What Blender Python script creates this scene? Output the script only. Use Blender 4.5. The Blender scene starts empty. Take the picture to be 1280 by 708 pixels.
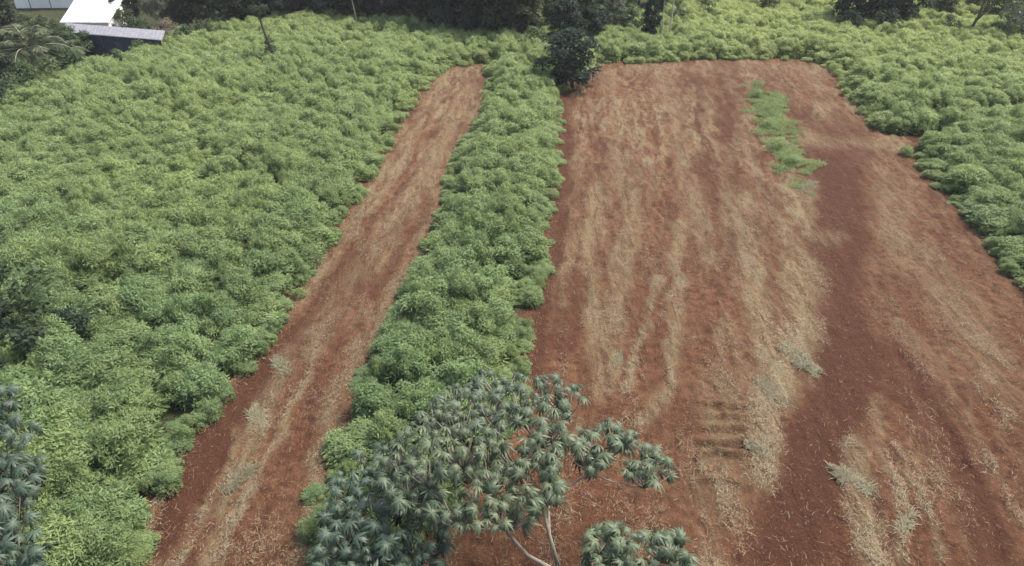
import bpy, math, random
import numpy as np
from mathutils import Vector, Matrix
random.seed(7); RNG = np.random.default_rng(11)
S = bpy.context.scene; COL = S.collection
PI = math.pi; R = math.radians

# ------------------------------------------------------------------ camera, sky, sun, exposure
PITCH = R(31.2); H = 20.0; F = 914.0
cam_d = bpy.data.cameras.new('camera'); cam = bpy.data.objects.new('camera', cam_d); COL.objects.link(cam)
cam.location = (0, 0, H); cam.rotation_euler = (PI/2 - PITCH, 0, 0)
cam_d.sensor_width = 36; cam_d.lens = 36*F/1280; cam_d.clip_end = 4000; cam_d.clip_start = .1
S.camera = cam
SUN_EL, SUN_AZ = R(58), R(62)          # azimuth clockwise from +Y
w = bpy.data.worlds.new('World'); S.world = w; w.use_nodes = True
nt = w.node_tree; bg = nt.nodes['Background']
sky = nt.nodes.new('ShaderNodeTexSky'); sky.sky_type = 'NISHITA'; sky.sun_disc = False
sky.sun_elevation = SUN_EL; sky.sun_rotation = SUN_AZ; sky.air_density = 1.3; sky.dust_density = 6.0; sky.ozone_density = .6
nt.links.new(sky.outputs[0], bg.inputs[0]); bg.inputs[1].default_value = .12
sl = bpy.data.lights.new('sun', 'SUN'); sl.energy = 2.2; sl.angle = R(12); sl.color = (1, .97, .92)
so = bpy.data.objects.new('sun', sl); COL.objects.link(so)
sd = Vector((math.sin(SUN_AZ)*math.cos(SUN_EL), math.cos(SUN_AZ)*math.cos(SUN_EL), math.sin(SUN_EL)))
so.rotation_euler = sd.to_track_quat('Z', 'Y').to_euler(); so.location = (0, 0, 60)
S.view_settings.view_transform = 'Standard'; S.view_settings.look = 'None'
S.view_settings.exposure = 1.3; S.view_settings.gamma = 1
S.render.engine = 'CYCLES'
S.cycles.max_bounces = 8; S.cycles.diffuse_bounces = 5; S.cycles.transmission_bounces = 4

# ------------------------------------------------------------------ projection between the ground and the survey map
CP, SP = math.cos(PITCH), math.sin(PITCH)
def ground(u, v, z=0.0):
    x = (u-640)/F; y = (354-v)/F
    dx, dy, dz = x, CP+y*SP, -SP+y*CP
    t = (z-H)/dz
    return (t*dx, t*dy)
def chart(X, Y, Z=0.0):
    d = Y*CP-(Z-H)*SP; up = Y*SP+(Z-H)*CP
    d = np.maximum(d, .5)
    return 640+F*X/d, 354-F*up/d
def gpoly(pts): return np.array([ground(*p) for p in pts])
def inside(P, X, Y):
    r = np.zeros(np.shape(X), bool); n = len(P)
    for i in range(n):
        x1, y1 = P[i]; x2, y2 = P[(i+1) % n]
        if y1 == y2: continue
        c = ((y1 > Y) != (y2 > Y)) & (X < (x2-x1)*(Y-y1)/(y2-y1)+x1)
        r ^= c
    return r
def pdist(P, X, Y, closed=False):
    d = np.full(np.shape(X), 1e9); n = len(P)
    for i in range(n if closed else n-1):
        a = P[i]; b = P[(i+1) % n]; ab = (b[0]-a[0], b[1]-a[1]); L = ab[0]**2+ab[1]**2+1e-9
        t = np.clip(((X-a[0])*ab[0]+(Y-a[1])*ab[1])/L, 0, 1)
        d = np.minimum(d, np.hypot(X-a[0]-t*ab[0], Y-a[1]-t*ab[1]))
    return d
def hsh(i, j, s):
    h = (i.astype(np.int64)*374761393+j.astype(np.int64)*668265263+s*982451653) & 0x7fffffff
    h = ((h ^ (h >> 13))*1274126177) & 0x7fffffff
    h = (h ^ (h >> 16)) & 0xffff
    return h/65535.0
def noise(x, y, s=0):
    x = np.asarray(x, float); y = np.asarray(y, float)
    i = np.floor(x); j = np.floor(y); fx = x-i; fy = y-j
    fx = fx*fx*(3-2*fx); fy = fy*fy*(3-2*fy)
    a = hsh(i, j, s); b = hsh(i+1, j, s); c = hsh(i, j+1, s); d = hsh(i+1, j+1, s)
    return (a+(b-a)*fx)*(1-fy)+(c+(d-c)*fx)*fy
def fbm(x, y, s=0, o=4):
    r = 0; a = .5
    for k in range(o):
        r = r+a*noise(x*2**k, y*2**k, s+k); a *= .5
    return r/(1-.5**o)
def sm(a, b, x):
    t = np.clip((x-a)/(b-a), 0, 1); return t*t*(3-2*t)

# ------------------------------------------------------------------ the fields, as surveyed outlines on the ground
STRIP = gpoly([(560,86),(612,80),(610,120),(596,160),(575,200),(560,240),(545,290),(525,340),(499,390),(475,440),(452,490),(438,540),(412,590),(400,650),(390,708),(370,800),
               (90,800),(165,708),(190,640),(220,580),(252,530),(292,480),(332,430),(370,370),(400,320),(438,260),(472,200),(504,150),(532,108)])
FIELD = gpoly([(752,80),(830,77),(900,75),(1000,77),(1040,88),(1060,120),(1092,160),(1122,182),(1155,214),(1205,262),(1255,325),(1300,385),(1400,510),(1700,800),
               (430,800),(520,708),(560,650),(610,580),(640,530),(652,470),(660,400),(680,340),(690,260),(697,180),(700,112),(724,96)])
PATH = gpoly([(1090,170),(1130,169),(1172,170),(1215,171),(1215,176),(1165,184),(1110,192)])
YARD = gpoly([(-60,140),(20,128),(60,112),(130,88),(200,64),(260,50),(330,38),(330,-30),(-60,-30)])
WEEDS = gpoly([(932,104),(952,106),(980,138),(1000,172),(1014,205),(1016,236),(1000,244),(980,224),(960,192),(944,150)])

# straw windrows: (points on the survey, half width, strength)
ROWS = [([(1000,330),(1005,400),(985,450),(960,500)],22,1.0), ([(925,250),(940,330),(950,400),(955,470),(958,560),(950,600)],16,.9),
        ([(905,90),(925,140),(930,190),(960,250),(985,300)],8,.7), ([(880,120),(888,170),(905,220),(915,280)],7,.7),
        ([(745,240),(740,300),(738,350),(750,420),(752,480)],12,.75), ([(790,230),(785,300),(775,360),(765,430),(752,490)],12,.7),
        ([(850,280),(846,350),(845,420),(838,480),(805,530)],10,.75), ([(820,350),(812,410),(790,460),(782,490)],5,.7),
        ([(1065,560),(1070,610),(1085,650),(1098,708)],14,.9), ([(1090,500),(1100,560),(1125,610),(1130,700)],7,.7),
        ([(1110,240),(1125,300),(1160,340),(1200,400),(1240,470)],20,.55), ([(1180,330),(1215,380),(1240,430),(1270,520)],14,.5),
        ([(1000,170),(1040,180),(1100,178),(1115,172)],8,.8), ([(780,85),(860,88),(930,85),(1030,92)],9,.55),
        ([(760,110),(770,180),(780,240)],16,.55), ([(830,110),(850,180),(870,250),(890,320)],13,.6),
        ([(1010,240),(1015,290),(1050,300)],9,.8), ([(990,235),(1000,262),(1012,280)],9,1.0), ([(880,620),(890,708)],14,.5), ([(885,500),(880,560),(875,610)],7,.6),
        ([(908,490),(905,560),(900,625)],30,.5), ([(720,180),(716,240),(712,300),(700,380)],6,.5), ([(1150,600),(1180,700)],7,.5), ([(1020,110),(1050,160),(1075,190)],12,.45),
        # left strip
        ([(590,90),(570,150),(540,210),(500,270),(455,330),(415,390),(385,440)],14,.7), ([(560,95),(530,140),(495,200),(455,260),(410,320),(372,372)],10,.8),
        ([(600,110),(575,180),(555,240),(530,300),(495,360),(460,420),(430,480)],8,.6), ([(360,440),(335,500),(305,580),(280,640),(262,708)],11,.75),
        ([(400,430),(370,500),(345,560),(310,620),(270,700)],4,.8), ([(470,420),(430,480),(400,560),(385,640),(375,700)],9,.6),
        ([(330,432),(292,482),(250,532),(215,585),(185,640),(165,700)],6,.7), ([(295,540),(280,610),(250,650)],5,.6)]
# dark freshly turned lanes: (points, half width, strength)
LANES = [([(1050,190),(1050,260),(1040,340),(1050,420),(1070,470),(1020,560),(980,708)],44,1.0), ([(1110,440),(1160,510),(1210,600),(1240,700)],30,.8),
         ([(705,130),(705,200),(700,270),(690,340),(672,410),(668,460)],14,.9), ([(905,90),(915,130),(910,165)],18,.9), ([(890,210),(915,240),(930,290)],30,.6),
         ([(925,560),(900,708)],8,.3), ([(1010,560),(980,640),(960,708)],34,.7), ([(875,95),(880,150)],10,.7), ([(720,360),(700,430)],22,.6),
         ([(450,330),(400,400),(350,440),(300,500),(250,580),(205,680)],26,.9), ([(540,250),(500,320),(470,370)],9,.5), ([(950,90),(985,130),(1010,160)],12,.4)]
RUTS = [(512,1.0),(528,.8),(543,1.0),(558,1.2),(573,1.3),(610,.9)]      # tyre bite marks across the pale lane

def relief(X, Y, fine=True):
    z = .5*(fbm(X/17, Y/17, 3, 2)-.5)+2.6*sm(78, 92, Y)*sm(18, 34, X)*(fbm(X/26, Y/7, 4, 2)-.35)
    return z
SA = np.array(ground(592, 86)); SB = np.array(ground(275, 708)); SD = (SA-SB)/np.linalg.norm(SA-SB)
def across(X, Y):
    left = X < .5-.02*Y+ .035*Y-1.2+0*X
    a1 = X-.11*Y-.004*X*Y; a2 = (X-SB[0])*SD[1]-(Y-SB[1])*SD[0]; l1 = Y; l2 = (X-SB[0])*SD[0]+(Y-SB[1])*SD[1]
    left = inside(STRIP, X, Y)
    return np.where(left, a2+50, a1), np.where(left, l2, l1)
def drift(X, Y, V):
    a, l = across(X, Y); a = a+1.3*(noise(l*.11, a*.2, 131)-.5)+.5*(noise(l*.45, a*.5, 132)-.5)
    rows = sm(.47, .565, fbm(a*1.5, l*.15, 133, 3)*.6+.4*fbm(a*3.2, l*.5, 134, 3))
    br = sm(.35, .54, fbm(a*2.4, l*.55, 135, 4)*.7+.3*fbm(X*3.5, Y*2.2, 137, 2)); far = .45+.55*sm(430, 200, V)
    zone = .35+.65*sm(.34, .55, fbm(X*.16, Y*.09, 136, 2))
    return rows*br*far*zone
def strawmask(X, Y, U, V):
    m = .85*drift(X, Y, V)*(1-lanemask(X, Y, U, V)*.8); wob = (noise(X*1.1, Y*.7, 40)-.5)*16+(noise(X*3, Y*2, 41)-.5)*9
    for pts, hw, st in ROWS:
        u0 = min(p[0] for p in pts)-60; u1 = max(p[0] for p in pts)+60
        d = pdist(pts, U+wob, V)
        sc = hw
        m = np.maximum(m, st*(1-sm(sc*.1, sc*2.1, d)))
    return m
def lanemask(X, Y, U, V):
    m = np.zeros(np.shape(X)); wob = (noise(X*.9, Y*.5, 50)-.5)*18
    for pts, hw, st in LANES:
        d = pdist(pts, U+wob, V); m = np.maximum(m, st*(1-sm(hw*.5, hw*1.3, d)))
    return m

# ------------------------------------------------------------------ helpers
def link(name, me, mat=None, parent=None):
    o = bpy.data.objects.new(name, me); COL.objects.link(o)
    if mat is not None:
        for m in (mat if isinstance(mat, (list, tuple)) else [mat]): me.materials.append(m)
    if parent is not None: o.parent = parent
    return o
def tag(o, label=None, cat=None, group=None, kind=None):
    if label: o['label'] = label
    if cat: o['category'] = cat
    if group: o['group'] = group
    if kind: o['kind'] = kind
    return o
def thing(name, loc, label, cat, group=None, rz=0):
    o = bpy.data.objects.new(name, None); COL.objects.link(o); o.empty_display_size = .3
    o.location = loc; o.rotation_euler = (0, 0, rz); return tag(o, label, cat, group)
def npmesh(name, V, Q, attrs=None, mats=None, smooth=False):
    """V (n,3), Q (m,k) faces all of the same corner count"""
    me = bpy.data.meshes.new(name); V = np.ascontiguousarray(V, np.float32); Q = np.ascontiguousarray(Q, np.int32)
    me.vertices.add(len(V)); me.vertices.foreach_set('co', V.ravel())
    k = Q.shape[1]
    me.loops.add(Q.size); me.loops.foreach_set('vertex_index', Q.ravel())
    me.polygons.add(len(Q)); me.polygons.foreach_set('loop_start', np.arange(0, Q.size, k, dtype=np.int32))
    me.polygons.foreach_set('loop_total', np.full(len(Q), k, np.int32))
    if smooth: me.polygons.foreach_set('use_smooth', np.ones(len(Q), bool))
    me.update(calc_edges=True)
    for nme, dat in (attrs or {}).items():
        a = me.attributes.new(nme, 'FLOAT', 'POINT'); a.data.foreach_set('value', np.ascontiguousarray(dat, np.float32))
    if mats is not None: me.polygons.foreach_set('material_index', np.ascontiguousarray(mats, np.int32))
    return me
class MB:
    def __init__(s): s.v = []; s.f = []
    def add(s, vs, fs):
        n = len(s.v); s.v += [tuple(v) for v in vs]; s.f += [tuple(i+n for i in f) for f in fs]
    def box(s, c, d, rz=0):
        x, y, z = (k/2 for k in d); ca, sa = math.cos(rz), math.sin(rz)
        vs = [(c[0]+a*x*ca-b*y*sa, c[1]+a*x*sa+b*y*ca, c[2]+e*z) for a in (-1, 1) for b in (-1, 1) for e in (-1, 1)]
        s.add(vs, [(0,1,3,2),(4,6,7,5),(0,4,5,1),(2,3,7,6),(0,2,6,4),(1,5,7,3)])
    def tube(s, pts, rad, n=7):
        pts = [Vector(p) for p in pts]; rings = []; N0 = len(s.v); prev = None
        for i, p in enumerate(pts):
            t = (pts[min(i+1, len(pts)-1)]-pts[max(i-1, 0)]).normalized()
            a = prev if prev is not None else (Vector((1,0,0)) if abs(t.z) > .8 else Vector((0,0,1)))
            b = t.cross(a).normalized(); a = b.cross(t).normalized(); prev = a
            for k in range(n):
                q = 2*PI*k/n; s.v.append(tuple(p+(a*math.cos(q)+b*math.sin(q))*rad[i]))
        for i in range(len(pts)-1):
            for k in range(n):
                s.f.append((N0+i*n+k, N0+i*n+(k+1) % n, N0+(i+1)*n+(k+1) % n, N0+(i+1)*n+k))
        s.f.append(tuple(N0+k for k in range(n))[::-1]); s.f.append(tuple(N0+(len(pts)-1)*n+k for k in range(n)))
    def build(s, name, mat, parent=None, smooth=False):
        me = bpy.data.meshes.new(name); me.from_pydata(s.v, [], s.f)
        if smooth:
            for p in me.polygons: p.use_smooth = True
        me.update(); return link(name, me, mat, parent)

# ------------------------------------------------------------------ materials
def mat(name):
    m = bpy.data.materials.new(name); m.use_nodes = True; m.cycles.emission_sampling = 'NONE'
    return m, m.node_tree, m.node_tree.nodes['Principled BSDF'], m.node_tree.nodes['Material Output']
def nd(nt, t, **kw):
    n = nt.nodes.new(t)
    for k, v in kw.items(): setattr(n, k, v)
    return n
def mixc(nt, f, a, b, mode='MIX'):
    n = nt.nodes.new('ShaderNodeMix'); n.data_type = 'RGBA'; n.blend_type = mode
    for i, x in ((0, f), (6, a), (7, b)):
        if hasattr(x, 'is_linked') or isinstance(x, bpy.types.NodeSocket): nt.links.new(x, n.inputs[i])
        else: n.inputs[i].default_value = x if i == 0 else (*x, 1)
    return n.outputs[2]
def rng(nt, x, a, b, c=0., d=1.):
    n = nt.nodes.new('ShaderNodeMapRange'); nt.links.new(x, n.inputs[0])
    for i, v in enumerate((a, b, c, d)): n.inputs[i+1].default_value = v
    return n.outputs[0]
def ntex(nt, vec, scale, detail=4, rough=.55, dist=0):
    n = nt.nodes.new('ShaderNodeTexNoise'); n.inputs['Scale'].default_value = scale; n.inputs['Detail'].default_value = detail
    n.inputs['Roughness'].default_value = rough; n.inputs['Distortion'].default_value = dist
    nt.links.new(vec, n.inputs['Vector']); return n.outputs[0]
def leafmat(name, c1, c2, cy, rough=.6, transl=.42, far=None, east=None, spec=.3, yscale=.06, young=.35):
    m, nt, b, out = mat(name)
    g = nd(nt, 'ShaderNodeNewGeometry'); oi = nd(nt, 'ShaderNodeObjectInfo')
    at = nd(nt, 'ShaderNodeAttribute', attribute_name='lv')
    c = mixc(nt, at.outputs['Fac'], c1, c2)
    c = mixc(nt, rng(nt, oi.outputs['Random'], .3, 1, 0, young), c, cy)
    n1 = ntex(nt, g.outputs['Position'], yscale, 3)
    c = mixc(nt, rng(nt, n1, .5, .68, 0, .5), c, cy)
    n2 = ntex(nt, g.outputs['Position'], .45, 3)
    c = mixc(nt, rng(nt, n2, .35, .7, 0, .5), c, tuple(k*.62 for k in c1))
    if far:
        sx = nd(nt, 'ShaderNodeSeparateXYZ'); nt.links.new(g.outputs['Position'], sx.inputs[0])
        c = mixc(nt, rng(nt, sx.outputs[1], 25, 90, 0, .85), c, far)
    if east:     # the sown field beyond the cleared ground is a yellower crop
        ex = nd(nt, 'ShaderNodeMath', operation='MULTIPLY'); nt.links.new(rng(nt, sx.outputs[0], 15, 26), ex.inputs[0]); nt.links.new(rng(nt, sx.outputs[1], 52, 98), ex.inputs[1])
        c = mixc(nt, ex.outputs[0], c, east)
    nt.links.new(c, b.inputs['Base Color']); b.inputs['Roughness'].default_value = rough
    b.inputs['Specular IOR Level'].default_value = spec
    tr = nd(nt, 'ShaderNodeBsdfTranslucent'); nt.links.new(c, tr.inputs[0])
    mx = nd(nt, 'ShaderNodeMixShader'); mx.inputs[0].default_value = transl
    nt.links.new(b.outputs[0], mx.inputs[1]); nt.links.new(tr.outputs[0], mx.inputs[2]); nt.links.new(mx.outputs[0], out.inputs[0])
    return m
def plain(name, c1, c2, scale=3, rough=.8, bump=.0, stretch=(1,1,1), metal=0):
    m, nt, b, out = mat(name)
    tc = nd(nt, 'ShaderNodeTexCoord'); mp = nd(nt, 'ShaderNodeMapping'); mp.inputs['Scale'].default_value = stretch
    nt.links.new(tc.outputs['Object'], mp.inputs[0]); n = ntex(nt, mp.outputs[0], scale, 6)
    nt.links.new(mixc(nt, rng(nt, n, .35, .65), c1, c2), b.inputs['Base Color'])
    b.inputs['Roughness'].default_value = rough; b.inputs['Metallic'].default_value = metal
    if bump:
        bp = nd(nt, 'ShaderNodeBump'); bp.inputs['Strength'].default_value = bump; nt.links.new(n, bp.inputs['Height']); nt.links.new(bp.outputs[0], b.inputs['Normal'])
    return m
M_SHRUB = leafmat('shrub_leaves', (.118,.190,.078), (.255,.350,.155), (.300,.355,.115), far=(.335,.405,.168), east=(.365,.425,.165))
M_WEED = leafmat('weed_leaves', (.17,.25,.09), (.33,.42,.19), (.36,.41,.19))
M_DARK = leafmat('wood_leaves', (.024,.042,.032), (.058,.085,.055), (.07,.09,.04), young=.5, spec=.12)
M_MID = leafmat('tree_leaves', (.035,.065,.028), (.085,.130,.055), (.13,.16,.05))
M_GREY = leafmat('grey_leaves', (.06,.085,.06), (.14,.175,.12), (.12,.15,.07))
M_PINK = leafmat('dry_twig_leaves', (.16,.12,.10), (.24,.19,.15), (.16,.17,.09))
M_PALM = leafmat('palm_leaves', (.06,.095,.05), (.16,.205,.11), (.19,.21,.11))
M_UMB = leafmat('umbrella_leaves', (.024,.047,.030), (.098,.140,.094), (.12,.14,.06), rough=.5, transl=.15, spec=.35, young=.15)
M_BLUE = leafmat('blue_leaves', (.022,.042,.028), (.078,.112,.078), (.05,.08,.04), rough=.5, transl=.12, spec=.35, young=.1)
M_BARK = plain('dark_bark', (.05,.04,.03), (.12,.10,.075), 6, .9, .4, (1,1,.3))
M_TWIG = plain('grey_brown_bark', (.16,.13,.10), (.27,.23,.18), 5, .9, .3, (1,1,.4)); M_PALEBARK = plain('pale_bark', (.34,.29,.22), (.50,.44,.36), 5, .85, .3, (1,1,.4))
def strawmat():
    m, nt, b, out = mat('straw'); at = nd(nt, 'ShaderNodeAttribute', attribute_name='lv')
    c = mixc(nt, at.outputs['Fac'], (.12,.09,.052), (.27,.215,.13)); nt.links.new(c, b.inputs['Base Color']); b.inputs['Roughness'].default_value = .8
    return m
M_STRAW = strawmat()

def groundmat():
    m, nt, b, out = mat('field_soil')
    g = nd(nt, 'ShaderNodeNewGeometry'); pos = g.outputs['Position']
    def at(n): return nd(nt, 'ShaderNodeAttribute', attribute_name=n).outputs['Fac']
    mp = nd(nt, 'ShaderNodeMapping'); mp.inputs['Scale'].default_value = (1.25, .24, 1); mp.inputs['Rotation'].default_value = (0, 0, R(7)); nt.links.new(pos, mp.inputs[0])
    streak = ntex(nt, mp.outputs[0], 1.7, 8, .7, 1.0); fine = ntex(nt, pos, 9, 6, .7); clod = ntex(nt, pos, 2.4, 5, .6); big = ntex(nt, pos, .22, 3)
    c = mixc(nt, rng(nt, fine, .3, .7), (.082,.032,.016), (.140,.062,.033))
    c = mixc(nt, rng(nt, big, .4, .62, 0, .75), c, (.165,.083,.044))
    c = mixc(nt, rng(nt, clod, .42, .62, 0, .75), c, (.060,.025,.014))
    # bleached crop litter trodden into the soil
    dry = mixc(nt, rng(nt, fine, .3, .75), (.125,.094,.052), (.290,.238,.142))
    ma = nd(nt, 'ShaderNodeMath', operation='MULTIPLY'); nt.links.new(at('straw'), ma.inputs[0]); nt.links.new(rng(nt, streak, .36, .56, .1, 1.), ma.inputs[1])
    mb = nd(nt, 'ShaderNodeMath', operation='MULTIPLY'); nt.links.new(at('litter'), mb.inputs[0]); nt.links.new(rng(nt, streak, .46, .60, 0, .6), mb.inputs[1])
    mm = nd(nt, 'ShaderNodeMath', operation='MAXIMUM'); nt.links.new(ma.outputs[0], mm.inputs[0]); nt.links.new(mb.outputs[0], mm.inputs[1])
    c = mixc(nt, mm.outputs[0], c, dry)
    lane = mixc(nt, rng(nt, fine, .3, .7), (.052,.021,.012), (.086,.035,.019))
    c = mixc(nt, at('lane'), c, lane)
    gr = mixc(nt, rng(nt, fine, .35, .65), (.030,.034,.018), (.060,.070,.030))  # green ground under the shrubs, darkened to paint shade into the gaps
    c = mixc(nt, at('green'), c, gr)
    nt.links.new(c, b.inputs['Base Color']); b.inputs['Roughness'].default_value = .95; b.inputs['Specular IOR Level'].default_value = .15
    bp = nd(nt, 'ShaderNodeBump'); bp.inputs['Strength'].default_value = 1.0; bp.inputs['Distance'].default_value = .2
    ad = nd(nt, 'ShaderNodeMath', operation='ADD'); nt.links.new(fine, ad.inputs[0]); nt.links.new(streak, ad.inputs[1])
    nt.links.new(ad.outputs[0], bp.inputs['Height']); nt.links.new(bp.outputs[0], b.inputs['Normal'])
    return m

# ------------------------------------------------------------------ the ground: one sheet to the horizon
def axis(a, b, fn):
    o = [a]
    while o[-1] < b: o.append(o[-1]+fn(o[-1]))
    return np.array(o)
xs = np.concatenate([[-1600, -800, -400, -200, -140, -100, -75, -60], axis(-48, -16, lambda v: .5), axis(-15.5, 38, lambda v: .12), axis(38.6, 60, lambda v: .6), [75, 100, 140, 200, 400, 800, 1600]])
ys = np.concatenate([[-1600, -700, -300, -100, -40, -15, 0, 5], axis(9, 84, lambda v: .085+max(0, v-18)*.0035), axis(85, 130, lambda v: 1.2), [140, 160, 200, 300, 600, 1200, 2000]])
X, Y = np.meshgrid(xs, ys); nx, ny = len(xs), len(ys)
U, V = chart(X, Y); near = (Y > 8) & (Y < 90) & (np.abs(X) < 60)
inF = inside(FIELD, X, Y) | inside(STRIP, X, Y) | inside(PATH, X, Y)
dE = np.minimum(pdist(FIELD, X, Y, True), pdist(STRIP, X, Y, True)); soil = np.where(inF, sm(0, .5, dE+ .5*noise(X*2, Y*2, 9)), 0)
soil = np.maximum(soil, .0); farfield = sm(.15, 1.1, np.where(inF, 0, dE+.6*(noise(X*1.3, Y*1.3, 19)-.5)))
st = strawmask(X, Y, U, V)*(inF); ac_, al_ = across(X, Y); ac_ = ac_+1.2*(noise(al_*.12, ac_*.2, 231)-.5)
dk = .85*sm(.53, .62, .6*fbm(ac_*1.2, al_*.2, 233, 3)+.4*fbm(ac_*3, al_*.7, 234, 3))*(.35+.65*sm(430, 180, V))
ln = np.maximum(lanemask(X, Y, U, V), dk)*inF*(1-.75*st)
s = X-.13*Y+1.6*(noise(X*.12, Y*.06, 21)-.5)          # across the rows
furrow = (.03*np.sin(s*2*PI/.95+5*noise(X*.4, Y*.25, 22))+.05*(fbm(s*2.2, Y*.35, 25, 3)-.5)*2)*(.3+1.0*noise(X*.3, Y*.2, 26))
clods = .17*(fbm(X*2.6, Y*1.9, 30, 4)-.5)+.22*(fbm(X*.9, Y*.45, 33, 3)-.5)+.10*(fbm(X*6, Y*5, 34, 2)-.5)
Z = relief(X, Y)+near*soil*(furrow*(1-.4*ln)+clods*(1-.35*ln)+.15*st*(fbm(X*4, Y*3, 60, 3)-.1))
# wheel ruts and the bites the tyres left across the pale lane
for line, hw, dp in (([(1095,300),(1105,380),(1130,450),(1165,520),(1215,600),(1245,700)],.30,-.13), ([(1085,640),(1098,708)],.2,-.06), ([(868,560),(850,708)],.15,-.10), ([(935,610),(920,708)],.15,-.10), ([(640,200),(640,201)],.1,0)):
    P = gpoly(line); d = pdist(P, X+.25*(noise(X*1.5, Y*1.5, 77)-.5), Y); Z += dp*(1-sm(hw*.3, hw*1.6, d))*near
LB = gpoly([(870,500),(945,500),(940,625),(862,625)]); inb = inside(LB, X, Y)
for v, a in RUTS:
    gy = ground(905, v)[1]+.22*(noise(X*1.3, X*0, int(v))-.5)*1.6; du = (U-(905-(v-512)*.06))/36
    Z += (-.17*a*np.exp(-((Y-gy)/.11)**2)+.12*a*np.exp(-((Y-gy-.24)/.13)**2))*np.clip(1.3-du*du*1.0, 0, 1)*near
lit = (.45+.55*sm(.35, .62, fbm(X*.35, Y*.12, 70, 3)))*sm(20, 60, Y+12)*inF
lit = np.clip(lit*(.75+.5*sm(240, 90, V)), 0, 1)
idx = np.arange(nx*ny).reshape(ny, nx)
Q = np.stack([idx[:-1,:-1], idx[:-1,1:], idx[1:,1:], idx[1:,:-1]], -1).reshape(-1, 4)
me = npmesh('ground', np.stack([X.ravel(), Y.ravel(), Z.ravel()], -1), Q, dict(straw=st.ravel(), lane=(ln).ravel(), litter=lit.ravel(), green=farfield.ravel()), smooth=True)
tag(link('ground', me, groundmat()), kind='structure')
from mathutils.bvhtree import BVHTree
def ziy(x, y): return float(relief(np.array(x), np.array(y)))

# ------------------------------------------------------------------ foliage builders
def unit(n, rg): d = rg.normal(size=(n, 3)); return d/np.linalg.norm(d, axis=1, keepdims=True)
def leaves(C, A, L, W, rg, lv=None, N=None):
    """rhombic leaves at C pointing along A"""
    n = len(C); A = A/np.linalg.norm(A, axis=1, keepdims=True)
    r = unit(n, rg)
    if N is not None: r = N+r*.35
    B = np.cross(A, r); B /= np.linalg.norm(B, axis=1, keepdims=True)+1e-9
    L = L[:, None]; W = W[:, None]
    V = np.stack([C, C+A*L*.5+B*W*.5, C+A*L, C+A*L*.5-B*W*.5], 1).reshape(-1, 3)
    Q = np.arange(4*n).reshape(n, 4)
    if lv is None: lv = rg.random(n)
    return V, Q, np.repeat(lv, 4)
def puffs(centres, radii, per, L, W, rg, upb=.5, squash=.8):
    Cs = []; As = []; T = []; Ns = []
    for c, r in zip(centres, radii):
        k = int(per*r*r); d = unit(k, rg); low = d[:, 2] < -.25; d[low, 2] *= -1
        q = (.45+.6*rg.random(k)**.6)[:, None]
        p = np.array(c)+d*r*q*np.array([1, 1, squash])
        nn = d+np.array([0, 0, .45])+unit(k, rg)*.45; rr_ = unit(k, rg)+d*.25+np.array([0, 0, upb*.5]); a = rr_-nn*((rr_*nn).sum(1)/(nn*nn).sum(1))[:, None]*.75
        Ns.append(nn); Cs.append(p); As.append(a); T.append(np.full(k, rg.random()))
    C = np.concatenate(Cs); A = np.concatenate(As); T = np.concatenate(T); n = len(C)
    lv = np.clip(.55*T+.45*rg.random(n), 0, 1)
    return leaves(C, A, L*(.6+.8*rg.random(n)), W*(.6+.8*rg.random(n)), rg, lv, np.concatenate(Ns))
def meshof(name, parts):
    Vs = []; Qs = []; Ls = []; n = 0
    for V, Q, l in parts: Vs.append(V); Qs.append(Q+n); Ls.append(l); n += len(V)
    return npmesh(name, np.concatenate(Vs), np.concatenate(Qs), dict(lv=np.concatenate(Ls)))
def shrub_mesh(k):
    rg = np.random.default_rng(100+k); n = int(rg.integers(13, 19)); cs = []; rs = []
    for i in range(n):
        a = i*2.4+rg.random()*.6; rr = .70*math.sqrt((i+.2)/n)*(.75+.5*rg.random())
        z = 1.0+.55*rg.random()-.75*rr**1.5; cs.append((rr*math.cos(a), rr*math.sin(a), z)); rs.append(.17+.20*rg.random()**1.3)
    V, Q, l = puffs(cs, rs, 1700, .15, .038, rg, .7, 1.0)
    # lower skirt
    m = 420; a = rg.random(m)*2*PI; r = .35+.45*np.sqrt(rg.random(m)); z = .1+.8*rg.random(m)
    C = np.stack([r*np.cos(a), r*np.sin(a), z], -1); A = C*np.array([1, 1, .2])+unit(m, rg)*.5
    P2 = leaves(C, A, .17+.1*rg.random(m), .06+.03*rg.random(m), rg, .3*rg.random(m))
    # slender upright shoots
    m = 130; t = rg.integers(0, n, m); C = np.array(cs)[t]+unit(m, rg)*.12; A = np.array([0, 0, 1.])+unit(m, rg)*.5
    P3 = leaves(C, A, .20+.20*rg.random(m), .03+.02*rg.random(m), rg, .7+.3*rg.random(m))
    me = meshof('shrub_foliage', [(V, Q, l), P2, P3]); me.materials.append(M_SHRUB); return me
SHRUBS = [shrub_mesh(k) for k in range(9)]

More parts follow.
